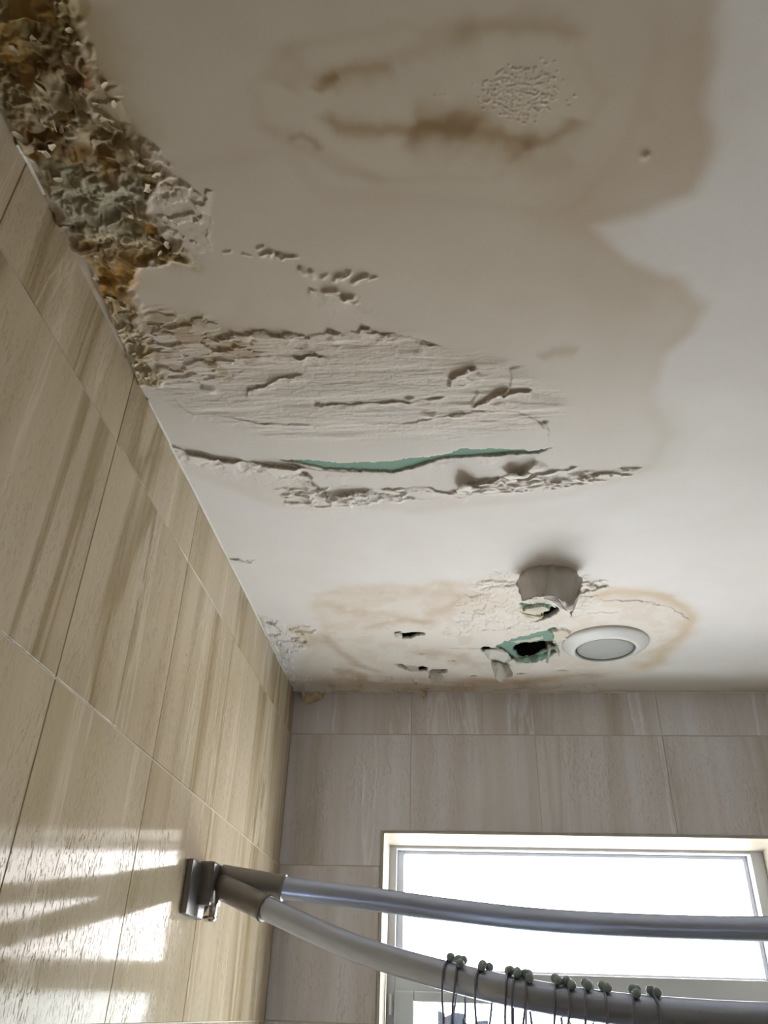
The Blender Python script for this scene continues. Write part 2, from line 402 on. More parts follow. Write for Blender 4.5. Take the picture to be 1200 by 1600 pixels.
c_dark = np.array([.15, .092, .036]); c_ochre = np.array([.42, .25, .075]); c_cream = np.array([.70, .61, .43]); c_grey = np.array([.47, .44, .33]); c_brown = np.array([.33, .25, .13])
n1 = fbm(x, y, .04, 4, 81)[..., None]; n2 = fbm(x, y, .03, 4, 91)[..., None]
cc = c_brown * (1 - sst(.42, .55, n1)) + c_ochre * sst(.42, .55, n1)
cc = cc * (1 - sst(.55, .66, n2)) + c_dark * sst(.55, .66, n2)
lightm = np.clip(flk * .62 + sst(.86, .98, rid) * .30, 0, 1)[..., None] * sst(.35, .5, fbm(x, y, .05, 3, 96))[..., None]
cc = cc * (1 - lightm) + c_cream * lightm
g0 = ceil_pt((150, 315)); gd = np.hypot((x - g0[0]) / .060, (y - g0[1]) / .042)
gm = (sst(1.25, .5, gd + fb_mid[sl] * 1.6) * .85)[..., None]
cg = c_grey * (.6 + .8 * fbm(x, y, .012, 3, 99))[..., None]
cc = cc * (1 - gm) + cg * gm
cc = cc * .84
fade = sst(.003, -.006, d)
# lower tail of the crust is paler
tail = sst(ceil_pt((200, 440))[1], ceil_pt((200, 500))[1], y)[..., None]
cc = cc * (1 - .75 * tail) + np.array([.56, .48, .34]) * .75 * tail
COL[sl] = COL[sl] * (1 - fade[..., None]) + cc * fade[..., None]
for px_, wd_, am_, cl_ in (
        ([(185, 405), (195, 430), (175, 455)], .016, .9, (.50, .27, .055)), ([(205, 395), (180, 440), (160, 450)], .012, .7, (.50, .26, .05)),
        ([(40, 205), (80, 200), (120, 240)], .010, .9, (.22, .12, .03)), ([(120, 90), (135, 115), (128, 140)], .010, .9, (.24, .11, .03)),
        ([(0, 80), (40, 90), (60, 120)], .020, .8, (.26, .16, .04)), ([(130, 235), (170, 250), (215, 270)], .012, .9, (.28, .16, .05)),
        ([(60, 280), (90, 350), (120, 400)], .009, .8, (.32, .19, .06)), ([(130, 370), (160, 390), (180, 385)], .010, .7, (.30, .17, .05)),
        ([(240, 400), (270, 405), (300, 415)], .012, .75, (.40, .29, .12)), ([(20, 20), (60, 40), (100, 60)], .02, .6, (.25, .2, .08))):
    s2, dd, _, tt = line(px_, .005, .012)
    paint(s2, am_ * np.exp(-(dd / wd_) ** 2) * (.4 + .6 * sst(.4, .55, fbm(X[s2], Y[s2], .008, 3, 12))) * (1 - .5 * sst(.5, .56, fbm(X[s2], Y[s2], .013, 4, 61, gain=.6))), cl_)
stroke([(120, -40), (128, 20), (140, 80), (160, 140), (200, 200), (250, 250)], .022, .75, (.72, .66, .47), .01, .03)
stroke([(60, -40), (150, 10)], .05, .6, (.70, .62, .42), .01, .03)
# lifted paint rim beside the crust
for px_, a_ in (([(136, 60), (146, 110), (150, 160), (185, 200), (215, 215)], .006), ([(215, 215), (250, 240), (262, 262), (300, 300), (322, 306)], .005),
                ([(236, 300), (240, 340), (290, 380), (320, 400)], .004), ([(130, 100), (128, 150), (140, 190)], .004)):
    lip(px_, a_, .012, 1 if a_ > .0045 else -1, .004, .01, 0)
sl, d = poly([(140, 60), (165, 90), (200, 190), (260, 250), (330, 300), (325, 380), (300, 410), (240, 400), (236, 300), (150, 200)], .006, .02)
mk = sst(.004, -.008, d)
drop[sl] += mk * (sst(.55, .62, fbm(X[sl], Y[sl], .012, 4, 55)) * .0020)
sl, d = poly([(230, 480), (330, 495), (420, 560), (330, 600), (230, 600), (205, 540)], .01, .02)
mk = sst(.01, -.02, d)
mul(sl, mk * sst(.48, .60, fbm(X[sl], Y[sl], .025, 4, 57)) * .6, (.62, .50, .30))
drop[sl] += mk * (sst(.5, .56, fbm(X[sl], Y[sl], .03, 4, 58, sy=.010)) * .0025)

# -- layered peeling strata between the tears
sl, d = poly([(215, 490), (340, 515), (480, 520), (640, 520), (720, 545), (800, 570), (880, 610), (900, 650), (860, 668), (700, 690), (430, 690), (280, 640), (225, 610)], .01, .03)
x, y = X[sl], Y[sl]; mk = sst(.010, -.02, d)
n = fbm(x, y, .13, 4, 201, sy=.020, gain=.52) + .05 * fb_fine[sl]
q = n * 13; fr = q - np.floor(q); ter = (np.floor(q) + sst(.0, .14, fr)) / 13
drop[sl] += mk * ((ter - .5) * .0050 + sst(.86, 1, 1 - np.abs(2 * fbm(x, y, .06, 3, 207, sy=.007) - 1)) * .0004)
mul(sl, mk * np.exp(-(fr / .05) ** 2) * .20, (.55, .5, .42))
mul(sl, mk * sst(.5, .6, fbm(x, y, .09, 4, 211, sy=.02)) * .10, (.9, .86, .8))

# -- individual tears
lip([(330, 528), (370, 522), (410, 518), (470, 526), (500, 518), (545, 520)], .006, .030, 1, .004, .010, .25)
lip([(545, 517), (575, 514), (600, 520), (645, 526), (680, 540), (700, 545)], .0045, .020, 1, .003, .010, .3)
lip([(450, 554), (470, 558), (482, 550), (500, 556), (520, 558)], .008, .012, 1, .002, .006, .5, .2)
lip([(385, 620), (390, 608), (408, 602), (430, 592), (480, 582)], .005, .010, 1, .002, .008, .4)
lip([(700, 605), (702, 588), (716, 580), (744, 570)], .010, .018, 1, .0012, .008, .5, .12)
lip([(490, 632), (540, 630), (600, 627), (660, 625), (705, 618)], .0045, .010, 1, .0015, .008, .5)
lip([(735, 636), (760, 622), (778, 611), (798, 607)], .010, .014, 1, .001, .008, .5)
lip([(780, 615), (800, 611), (832, 610)], .006, .012, 1, .001, .01, .4)
lip([(798, 572), (799, 590), (797, 606)], .003, .012, -1, .001, .01, .4)
ridge([(742, 612), (746, 618), (738, 630), (742, 638)], .003, .0022)
lip([(560, 662), (640, 660), (700, 648), (745, 642), (800, 641), (840, 655), (856, 672), (858, 696)], .0025, .014, 1, .0015, .008, .45)
ridge([(640, 618), (640, 632)], .006, .006); ridge([(655, 645), (675, 648), (684, 652)], .005, .006, tp=.3); ridge([(495, 630), (505, 636)], .006, .005)
ridge([(850, 658), (852, 668)], .006, .004)
lip([(300, 646), (340, 648), (400, 660), (450, 662), (520, 664)], .0025, .010, 1, .002, .01, .3)
lip([(268, 640 - 20), (290, 640), (310, 650)], .002, .01, 1, .002, .01, .3)
ridge([(312, 604), (330, 608), (322, 612)], .007, .006)
# long main tear with exposed board
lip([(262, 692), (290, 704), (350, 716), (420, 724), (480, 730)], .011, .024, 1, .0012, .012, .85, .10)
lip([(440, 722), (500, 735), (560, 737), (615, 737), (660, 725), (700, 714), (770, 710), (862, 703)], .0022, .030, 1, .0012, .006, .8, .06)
sl, d = recess([(436, 719), (470, 718), (530, 724), (600, 722), (640, 717), (690, 712), (718, 702), (770, 702), (840, 704), (862, 699),
                (840, 708), (770, 711), (720, 714), (690, 716), (668, 724), (640, 732), (614, 738), (560, 735), (510, 734), (470, 724)], .0025, (.24, .385, .315), .0030, .008, .0007)
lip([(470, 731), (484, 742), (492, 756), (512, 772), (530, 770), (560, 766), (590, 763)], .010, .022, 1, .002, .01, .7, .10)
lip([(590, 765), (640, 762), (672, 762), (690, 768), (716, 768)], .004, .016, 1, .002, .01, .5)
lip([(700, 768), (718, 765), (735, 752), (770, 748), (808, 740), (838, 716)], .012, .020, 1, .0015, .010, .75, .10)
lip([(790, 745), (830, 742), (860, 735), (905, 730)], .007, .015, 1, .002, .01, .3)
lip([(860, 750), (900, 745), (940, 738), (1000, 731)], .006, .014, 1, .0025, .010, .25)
for px_ in ([(445, 766), (470, 772), (500, 780)], [(505, 784), (530, 774), (560, 770)], [(520, 780), (560, 782), (600, 776)], [(450, 775), (480, 783), (500, 786)],
            [(720, 762), (760, 756), (800, 750)], [(730, 768), (780, 762), (830, 752)], [(800, 756), (850, 750), (900, 746)], [(820, 745), (835, 742), (850, 748)],
            [(900, 745), (912, 738), (930, 736)], [(840, 756), (880, 750), (910, 752)], [(700, 648), (712, 650), (730, 646)]):
    ridge(px_, .0035, .0032, .002, .008)
sl, d = poly([(430, 762), (520, 760), (620, 766), (700, 768), (760, 752), (860, 742), (1000, 730), (990, 742), (860, 765), (700, 775), (560, 792), (450, 790)], .006, .02)
drop[sl] += sst(.004, -.006, d) * sst(.72, .95, 1 - np.abs(2 * fbm(X[sl], Y[sl], .03, 4, 311, sy=.012) - 1)) * .003
# blisters and wrinkles
for a, b, h_, w_ in (((400, 392), (412, 386), .005, .003), ((404, 402), (424, 394), .007, .0035), ((420, 404), (428, 396), .006, .003), ((428, 396), (440, 404), .008, .005),
                     ((436, 404), (462, 402), .006, .003), ((466, 416), (476, 428), .007, .006), ((486, 420), (490, 434), .007, .005), ((500, 438), (512, 430), .005, .004),
                     ((520, 444), (532, 430), .008, .004), ((530, 440), (546, 428), .008, .004), ((546, 446), (572, 432), .009, .004), ((570, 440), (586, 434), .006, .003),
                     ((500, 458), (526, 456), .009, .007), ((530, 468), (552, 466), .011, .007), ((540, 430), (548, 424), .005, .004), ((345, 396), (360, 394), .003, .003), ((376, 398), (390, 400), .003, .003)):
    ridge([a, ((a[0] + b[0]) / 2 - 1, (a[1] + b[1]) / 2 - 2), (b[0] + .35 * (b[0] - a[0]), b[1] + .35 * (b[1] - a[1]))], h_ * .66, w_ * .60, .0015, .008, .3)
lip([(480, 448), (500, 452), (530, 460), (552, 472), (570, 462)], .004, .02, 1, .002, .01, 0)
rs = np.random.RandomState(5)
dots = []
for _ in range(900):
    q_ = (815 + rs.randn() * 23, 145 + rs.randn() * 16)
    if all(math.hypot(q_[0] - p_[0], q_[1] - p_[1]) > 4.6 for p_ in dots): dots.append(q_)
dots = dots[:170] + [(680, 150), (696, 149), (690, 148), (870, 112), (866, 122), (880, 126), (846, 92)]
for q_ in dots:
    c = ceil_pt(q_); r_ = rs.uniform(.0009, .0013); s_ = window_slice(np.array([c]), .006)
    drop[s_] += .0009 * np.exp(-(((X[s_] - c[0]) ** 2 + (Y[s_] - c[1]) ** 2) / r_ ** 2))
for q_, r_, h_ in (((1008, 243), .0042, .0022), ((866, 870), .006, .003)):
    c = ceil_pt(q_); s_ = window_slice(np.array([c]), .03)
    drop[s_] += h_ * np.exp(-(((X[s_] - c[0]) ** 2 + (Y[s_] - c[1]) ** 2) / r_ ** 2))
# -- left wall joint and lamp region
for px_, a_ in (([(360, 872), (385, 878), (400, 874)], .005), ([(410, 968), (430, 975), (445, 985)], .006), ([(418, 985), (440, 1000), (444, 1020), (440, 1035)], .008),
                ([(450, 985), (470, 978), (490, 978)], .005), ([(440, 1000), (462, 998), (480, 1002)], .005)):
    lip(px_, a_, .012, 1, .004, .01, .6)
sl, d = poly([(405, 960), (450, 975), (495, 985), (480, 1010), (455, 1020), (460, 1060), (446, 1060)], .006, .02)
drop[sl] += sst(.004, -.004, d) * sst(.5, .56, fbm(X[sl], Y[sl], .02, 4, 355)) * .004
sl, d = poly([(455, 1058), (600, 1056), (780, 1068), (930, 1068), (930, 1082), (455, 1079)], .008, .02)
drop[sl] += sst(.01, -.01, d) * sst(.5, .55, fbm(X[sl], Y[sl], .05, 4, 366, sy=.02)) * .006
sl, d = poly([(760, 895), (850, 880), (950, 900), (945, 945), (900, 965), (880, 985), (760, 985), (700, 1000), (690, 960)], .02, .03)
mk = sst(.01, -.02, d)
drop[sl] += mk * (sst(.48, .53, fbm(X[sl], Y[sl], .03, 5, 377)) * .0018 + sst(.8, .98, 1 - np.abs(2 * fbm(X[sl], Y[sl], .018, 3, 388) - 1)) * .0012)
paint(sl, sst(.006, -.012, d) * .25, (.80, .775, .72))
lip([(750, 920), (775, 915), (800, 912), (815, 905)], .006, .02, 1, .003, .01, .5)
lip([(880, 900), (905, 902), (925, 908), (935, 918)], .010, .018, 1, .004, .012, .4)
lip([(900, 925), (915, 918), (950, 912)], .007, .014, 1, .003, .012, .5)
lip([(915, 940), (960, 938), (1000, 938), (1050, 950), (1085, 972)], .003, .014, 1, .003, .012, .45)
lip([(890, 965), (930, 957), (970, 956)], .002, .01, 1, .003, .01, .3)
lip([(700, 1013), (725, 1013.5), (752, 1013)], .0025, .008, 1, .0006, .01, .5)
lip([(752, 985), (780, 984), (805, 978)], .004, .012, 1, .003, .01, .4)
# sagging paint above the upper hole: deep drop that eases away towards the room
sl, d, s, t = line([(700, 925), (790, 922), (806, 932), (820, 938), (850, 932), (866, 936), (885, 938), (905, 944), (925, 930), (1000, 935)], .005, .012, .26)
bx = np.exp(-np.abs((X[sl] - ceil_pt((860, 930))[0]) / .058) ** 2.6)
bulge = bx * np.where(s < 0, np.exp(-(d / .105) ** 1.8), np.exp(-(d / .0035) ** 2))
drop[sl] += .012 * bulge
mul(sl, np.where(s < 0, bx * np.exp(-(d / .10) ** 2), 0) * .55, (.74, .70, .67))  # grey tint paints in the shade on the sagging slope
BOARD = (.22, .36, .29)
recess([(812, 944), (828, 936), (858, 936), (866, 944), (872, 952), (860, 960), (838, 964), (818, 958)], .002, BOARD, .009, .012)
recess([(816, 952), (838, 944), (858, 948), (850, 958), (830, 960)], -.004, (.66, .63, .52), .010, .010)
recess([(846, 960), (862, 950), (872, 946), (873, 956), (860, 964), (848, 968), (830, 972), (846, 967)], .008, (.05, .08, .07), .002, .006, .001, True)  # cut holes get near-black rims: shade inside painted into the colour
recess([(776, 1010), (790, 1002), (812, 996), (840, 988), (870, 980), (874, 986), (862, 1000), (872, 1006), (868, 1016), (836, 1034), (812, 1034), (796, 1026), (788, 1018)], .003, BOARD, .009, .012)
recess([(800, 1004), (826, 1000), (850, 994), (848, 1000), (830, 1004), (810, 1007)], .001, (.62, .60, .50), .009, .010)
recess([(862, 984), (878, 980), (892, 985), (884, 996), (864, 1002)], -.005, (.68, .63, .52), .009, .010)
recess([(802, 1010), (816, 1006), (840, 1004), (868, 1004), (868, 1012), (850, 1020), (828, 1030), (812, 1030), (806, 1020)], .006, (.08, .10, .09), .008, .010, .001, True)
recess([(750, 1014), (756, 1010.5), (764, 1011), (769, 1015), (764, 1018.5), (754, 1018.5)], .005, (.06, .055, .05), .001, .006, .001, True)
recess([(626, 990), (640, 988.5), (656, 988), (664, 989.5), (663, 992), (650, 993.5), (642, 998), (628, 998)], .005, (.06, .055, .05), .001, .006, .001, True)
recess([(616, 1038), (628, 1038), (636, 1043), (640, 1049), (630, 1046)], .010, (.25, .21, .18), .002, .006, .001, True)
recess([(653, 1043), (660, 1041), (668, 1043), (667, 1049), (654, 1049.5)], .005, (.07, .065, .08), .001, .006, .001, True)
recess([(668, 1050), (676, 1046), (699, 1046), (700, 1050), (690, 1052.5), (672, 1052.5)], .008, (.30, .24, .21), .001, .006, .001)
recess([(634, 1040), (654, 1041), (652, 1050), (640, 1050)], .0025, (.50, .44, .38), .001, .006, .001)
for q_ in ((880, 1048, 10, 1.2), (660, 1022, 7, 1), (602, 1060, 5, 1), (815, 1053, 9, 1.3), (740, 1056, 6, 1), (708, 1033, 8, .7), (828, 888 + 24, 3, .7)):
    cx_, cy_, a_, b_ = q_
    recess([(cx_ - a_, cy_), (cx_, cy_ - b_), (cx_ + a_, cy_), (cx_, cy_ + b_)], .006, (.35, .30, .26), .001, .006)
lip([(765, 1078), (800, 1076), (850, 1075)], .006, .012, 1, .002, .01, .6)
lip([(600, 1078), (650, 1077), (676, 1074)], .006, .012, 1, .002, .01, .6)
lip([(470, 1077), (520, 1077), (545, 1079)], .006, .012, 1, .002, .01, .6)
drop *= sst(ys_[0] - 1e-6, ys_[0] + .004, Y)                # meets the flat ceiling beyond
drop *= sst(1.2, 1.17, X)
drop = np.clip(drop, -.016, .045)

def build_ceiling():
    idx = np.arange(NX * NY).reshape(NX, NY)
    co = np.stack([X, Y, H - drop], -1).reshape(-1, 3)
    q = np.stack([idx[:-1, :-1], idx[:-1, 1:], idx[1:, 1:], idx[1:, :-1]], -1)
    hq = hole[:-1, :-1] & hole[:-1, 1:] & hole[1:, 1:] & hole[1:, :-1]
    q = q[~hq].reshape(-1, 4)
    n0 = len(co)
    ext = np.array([[1.2, ys_[0], H], [W, ys_[0], H], [W, 0, H], [1.2, 0, H], [0, D0, H], [W, D0, H], [0, ys_[0], H], [W, ys_[0], H]])
    co = np.concatenate([co, ext])
    q = np.concatenate([q, [[n0, n0 + 3, n0 + 2, n0 + 1], [n0 + 4, n0 + 6, n0 + 7, n0 + 5]]])
    me = bpy.data.meshes.new('ceiling')
    me.vertices.add(len(co)); me.vertices.foreach_set('co', co.astype(np.float32).ravel())
    me.loops.add(q.size); me.loops.foreach_set('vertex_index', q.astype(np.int32).ravel())
    me.polygons.add(len(q)); me.polygons.foreach_set('loop_start', (np.arange(len(q)) * 4).astype(np.int32))
    me.polygons.foreach_set('loop_total', np.full(len(q), 4, np.int32))
    me.update(calc_edges=True)
    at = me.attributes.new('stain', 'FLOAT_COLOR', 'POINT')
    col = np.ones((len(co), 4), np.float32); col[:n0, :3] = np.clip(COL, 0, 1).reshape(-1, 3); col[n0:, :3] = WHITE
    at.data.foreach_set('color', col.ravel())
    me.materials.append(M['ceiling'])
    me.polygons.foreach_set('use_smooth', np.ones(len(q), bool))
    o = bpy.data.objects.new('ceiling', me); C.objects.link(o); o['kind'] = 'structure'
    return o
ceiling = build_ceiling()
obj('void_lining', box(BM(), (-.02, D0 - .02, H + .13), (W + .02, .02, H + .15)), M['void'], ceiling)
obj('joist', box(BM(), (.606, -.30, H + .014), (.70, -.232, H + .13), .003), M['timber'], ceiling)

# ------------------------------------------------------------------ loose paint: flaps and flakes
def flap(px, drops, mat, name='paint_flap', label=None, thick=.0012, bend=.0):
    P = []
    for p, dp in zip(px, drops):
        q = ceil_pt(p, dp); P.append(Vector((q[0], q[1], H - dp)))
    bm = BM(); vs = [bm.verts.new(p) for p in P]; bm.faces.new(vs)
    bmesh.ops.triangulate(bm, faces=bm.faces[:])
    for _ in range(3): bmesh.ops.subdivide_edges(bm, edges=bm.edges[:], cuts=1)
    rnd = random.Random(len(px) * 13 + int(px[0][0]))
    for v in bm.verts:
        f = vnoise(np.array(v.co.x / .009), np.array(v.co.y / .009), 4) - .5
        v.co.z -= float(f) * .003
        if v.is_boundary:
            v.co.x += float(vnoise(np.array(v.co.y / .006 + v.co.z / .005), np.array(v.co.x / .01), 8) - .5) * .008 * min(1, len(px) / 16)
            v.co.z += float(vnoise(np.array(v.co.x / .006), np.array(v.co.y / .01), 9) - .5) * .008 * min(1, len(px) / 16)
    bm.normal_update()
    r = bmesh.ops.solidify(bm, geom=bm.faces[:], thickness=thick)
    o = obj(name, bm, mat, ceiling, True)
    if label: o['label'] = label
    return o
flap([(812, 897), (822, 886), (840, 881), (862, 880), (884, 884), (900, 894), (910, 910), (906, 926), (902, 938), (896, 944), (898, 952), (893, 963), (887, 957), (878, 942), (868, 931),
      (856, 929), (846, 934), (838, 930), (826, 938), (816, 936), (812, 922), (808, 910)],
     [.001, .0, .0, .0, .001, .004, .022, .045, .062, .066, .070, .080, .076, .068, .062, .062, .060, .058, .055, .048, .030, .012], M['paint_grey'],
     label='large grey sagging paint sheet hanging above the lamp', bend=1)
flap([(872, 934), (884, 938), (896, 944), (895, 952), (890, 958), (884, 950), (877, 942)], [.074, .076, .080, .083, .086, .082, .078], M['paint_grey'])
flap([(833, 936), (842, 918), (850, 926), (862, 938), (868, 948), (856, 940), (845, 938)], [.004, .016, .016, .010, .006, .006, .004], M['paint'])
flap([(856, 928), (858, 922), (861, 930), (860, 938)], [.014, .022, .014, .008], M['paint_grey'])
flap([(812, 955), (832, 962), (850, 960), (846, 966), (820, 962)], [.010, .016, .012, .018, .014], M['paint_dirty'])
flap([(756, 1016), (768, 1014), (784, 1014), (794, 1022), (802, 1030), (816, 1038), (804, 1041), (784, 1038), (764, 1030)],
     [.002, .002, .002, .003, .004, .006, .009, .010, .007], M['paint'], label='bulging cream paint skin beside the large hole')
flap([(806, 1029), (826, 1026), (846, 1022), (866, 1016), (872, 1018), (852, 1030), (832, 1036), (814, 1035)], [.004, .004, .004, .004, .012, .014, .016, .012], M['board'], label='torn green board edge under the large hole')
flap([(767, 1034), (780, 1035), (797, 1040), (800, 1050), (800, 1056), (790, 1058), (785, 1066), (776, 1062), (770, 1050)],
     [.012, .012, .012, .024, .032, .034, .044, .040, .026], M['paint_grey'], label='grey paint flap hanging below the large hole')
flap([(672, 1051), (690, 1051), (692, 1058), (686, 1066), (680, 1068), (674, 1066), (670, 1059)], [.004, .004, .014, .024, .028, .024, .014], M['paint_grey'], label='rounded grey paint flap by the small holes')
flap([(856, 1008), (861, 1008), (860, 1022), (856, 1036), (853, 1035), (856, 1022)], [.004, .004, .016, .03, .03, .016], M['paint_grey'])
flap([(866, 1010), (870, 1008), (876, 1018), (874, 1026)], [.006, .006, .02, .026], M['paint'])
flap([(616, 989), (626, 988), (629, 992), (628, 997), (618, 996)], [.001, .002, .006, .002, .001], M['paint'])
flap([(472, 1078), (480, 1079), (510, 1079), (506, 1094), (497, 1108), (494, 1096), (486, 1092), (478, 1108), (476, 1123), (472, 1123), (473, 1100)],
     [.002, .002, .002, .022, .045, .025, .02, .04, .066, .066, .03], M['paint_dirty'], label='brown stained paint strip dangling in the corner')
flap([(620, 1079), (625, 1079), (624, 1090), (621, 1092)], [.001, .001, .02, .02], M['paint'])
flap([(656, 1078), (668, 1078), (665, 1090), (661, 1093)], [.001, .001, .02, .022], M['paint_dirty'])
flap([(711, 766), (722, 756), (736, 760), (750, 763), (735, 768), (716, 770)], [.008, .016, .014, .008, .006, .005], M['paint'], label='white torn paint curl beside the green strip')
flap([(786, 744), (800, 738), (812, 742), (830, 738), (824, 746), (800, 750)], [.006, .012, .010, .012, .006, .004], M['paint'])
# curled flakes on the crust (each pickable one is a part; the crumbs are one stuff part)
def flake(cx, cy, size, mat, tilt, name='paint_flake', base=.004):
    bm = BM(); n = 7; rn = random.Random(int(cx * 31 + cy * 7)); a0 = rn.uniform(0, 6.28)
    c = ceil_pt((cx, cy)); i = min(np.searchsorted(xs, c[0]), NX - 1); j = min(np.searchsorted(ys_, c[1]), NY - 1)
    z0 = H - float(drop[i, j]) - .0004
    grid = {}
    ctr = bm.verts.new((0, 0, 0)); ring = []
    for k in range(n):
        a = a0 + k * 6.283 / n; r = size * rn.uniform(.45, 1.05)
        ring.append(bm.verts.new((r * math.cos(a), r * math.sin(a) * .6, -tilt * size * (.3 + .7 * math.sin(a - a0)) * .6)))
    for k in range(n): bm.faces.new((ctr, ring[k], ring[(k + 1) % n]))
    bmesh.ops.subdivide_edges(bm, edges=bm.edges[:], cuts=1, use_grid_fill=False, fractal=.6 * size / .01)
    bmesh.ops.solidify(bm, geom=bm.faces[:], thickness=.0006)
    bmesh.ops.rotate(bm, verts=bm.verts[:], cent=(0, 0, 0), matrix=Matrix.Rotation(rn.uniform(0, 6.28), 3, 'Z'))
    o = obj(name, bm, mat, ceiling, False); o.location = (max(c[0], size * 1.2), min(c[1], -size), z0); return o
rf = random.Random(11)
spots = [(66, 140, .010), (60, 155, .008), (84, 190, .008), (98, 200, .007), (70, 235, .011), (84, 222, .007), (30, 205, .006), (24, 75, .008), (60, 60, .008), (112, 42, .006), (134, 135, .007),
         (150, 160, .006), (92, 275, .007), (105, 350, .006), (170, 375, .006), (150, 400, .006), (188, 385, .006), (232, 290, .008), (246, 265, .008), (268, 290, .006), (222, 250, .005),
         (210, 232, .005), (236, 255, .005), (282, 298, .006), (206, 340, .006), (150, 432, .006), (175, 465, .008), (195, 478, .007), (182, 492, .006), (165, 130, .005), (180, 160, .005),
         (196, 520, .005), (204, 535, .006), (212, 548, .005), (215, 562, .005), (222, 575, .006), (232, 580, .006), (200, 507, .005), (240, 372, .006), (262, 380, .006), (250, 395, .005), (128, 60, .005)]
for k, (a, b, s_) in enumerate(spots):
    flake(a, b, s_, M['paint_dirty'], rf.uniform(.2, .9))

# ------------------------------------------------------------------ walls of tiles
TP = .2965; ZT = H - .108                                   # tile pitch, top joint
def wall_slab(name, a, b, mat): return obj(name, box(BM(), a, b), mat, None, False, 'structure')
TH = .007
tile_cache = {}
def tile_mesh(poly2, key, axis):
    """prism over a rectilinear outline in (u, z) with a fine arris; front at depth 0, back at -TH"""
    if key in tile_cache: return tile_cache[key]
    n = len(poly2); e = .0007; inner = []
    area = sum(poly2[k][0] * poly2[(k + 1) % n][1] - poly2[(k + 1) % n][0] * poly2[k][1] for k in range(n))
    pts = poly2 if area > 0 else poly2[::-1]
    for k in range(n):
        p0, p1, p2 = pts[k - 1], pts[k], pts[(k + 1) % n]
        def nrm(a, b):
            l = math.hypot(b[0] - a[0], b[1] - a[1]); return (-(b[1] - a[1]) / l, (b[0] - a[0]) / l)
        na, nb_ = nrm(p0, p1), nrm(p1, p2)
        inner.append((p1[0] + e * (na[0] + nb_[0]), p1[1] + e * (na[1] + nb_[1])))
    bm = BM()
    def mk(u, z, dpt):
        if axis == 'left': return (dpt, u, z)
        if axis == 'right': return (-dpt, u, z)
        return (u, -dpt, z)
    A = [bm.verts.new(mk(*p, -TH)) for p in pts]; B = [bm.verts.new(mk(*p, -.0007)) for p in pts]; Cc = [bm.verts.new(mk(*p, 0)) for p in inner]
    for R1, R2 in ((A, B), (B, Cc)):
        for k in range(n): bm.faces.new((R1[k], R1[(k + 1) % n], R2[(k + 1) % n], R2[k]))
    bm.faces.new(Cc)
    bmesh.ops.recalc_face_normals(bm, faces=bm.faces[:])
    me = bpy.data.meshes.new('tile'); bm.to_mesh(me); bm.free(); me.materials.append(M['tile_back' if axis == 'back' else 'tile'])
    tile_cache[key] = me; return me
def place_tile(poly2, org, axis, parent, pos):
    loc = [(round(u - org[0], 5), round(z - org[1], 5)) for u, z in poly2]
    me = tile_mesh(loc, (axis, tuple(loc)), axis)
    o = bpy.data.objects.new('tile', me); C.objects.link(o); o.parent = parent
    o.location = pos(org[0], org[1]); return o
GH, GV = .0011, .0006                                       # half joint widths
def rows_z():
    zs = [H + .004, ZT]; 
    while zs[-1] > .02: zs.append(max(zs[-1] - TP, 0))
    return zs
zs = rows_z()
wall_left = wall_slab('wall_left', (-.06, D0, 0), (-.0016, .06, H + .15), M['grout'])
ycuts = [0.0, -.277 + .0]
while ycuts[-1] > D0: ycuts.append(max(ycuts[-1] - .3005, D0))
for r in range(len(zs) - 1):
    for c in range(len(ycuts) - 1):
        y1, y0 = ycuts[c] - GV, ycuts[c + 1] + GV; z1, z0 = zs[r] - GH, zs[r + 1] + GH
        place_tile([(y0, z0), (y1, z0), (y1, z1), (y0, z1)], (y0, z0), 'left', wall_left, lambda u, z: (0, u, z))
wall_right = wall_slab('wall_right', (W + .0016, D0, 0), (W + .06, .06, H + .15), M['grout'])
for r in range(len(zs) - 1):
    for c in range(len(ycuts) - 1):
        y1, y0 = ycuts[c] - GV, ycuts[c + 1] + GV; z1, z0 = zs[r] - GH, zs[r + 1] + GH
        place_tile([(y0, z0), (y1, z0), (y1, z1), (y0, z1)], (y0, z0), 'right', wall_right, lambda u, z: (W, u, z))
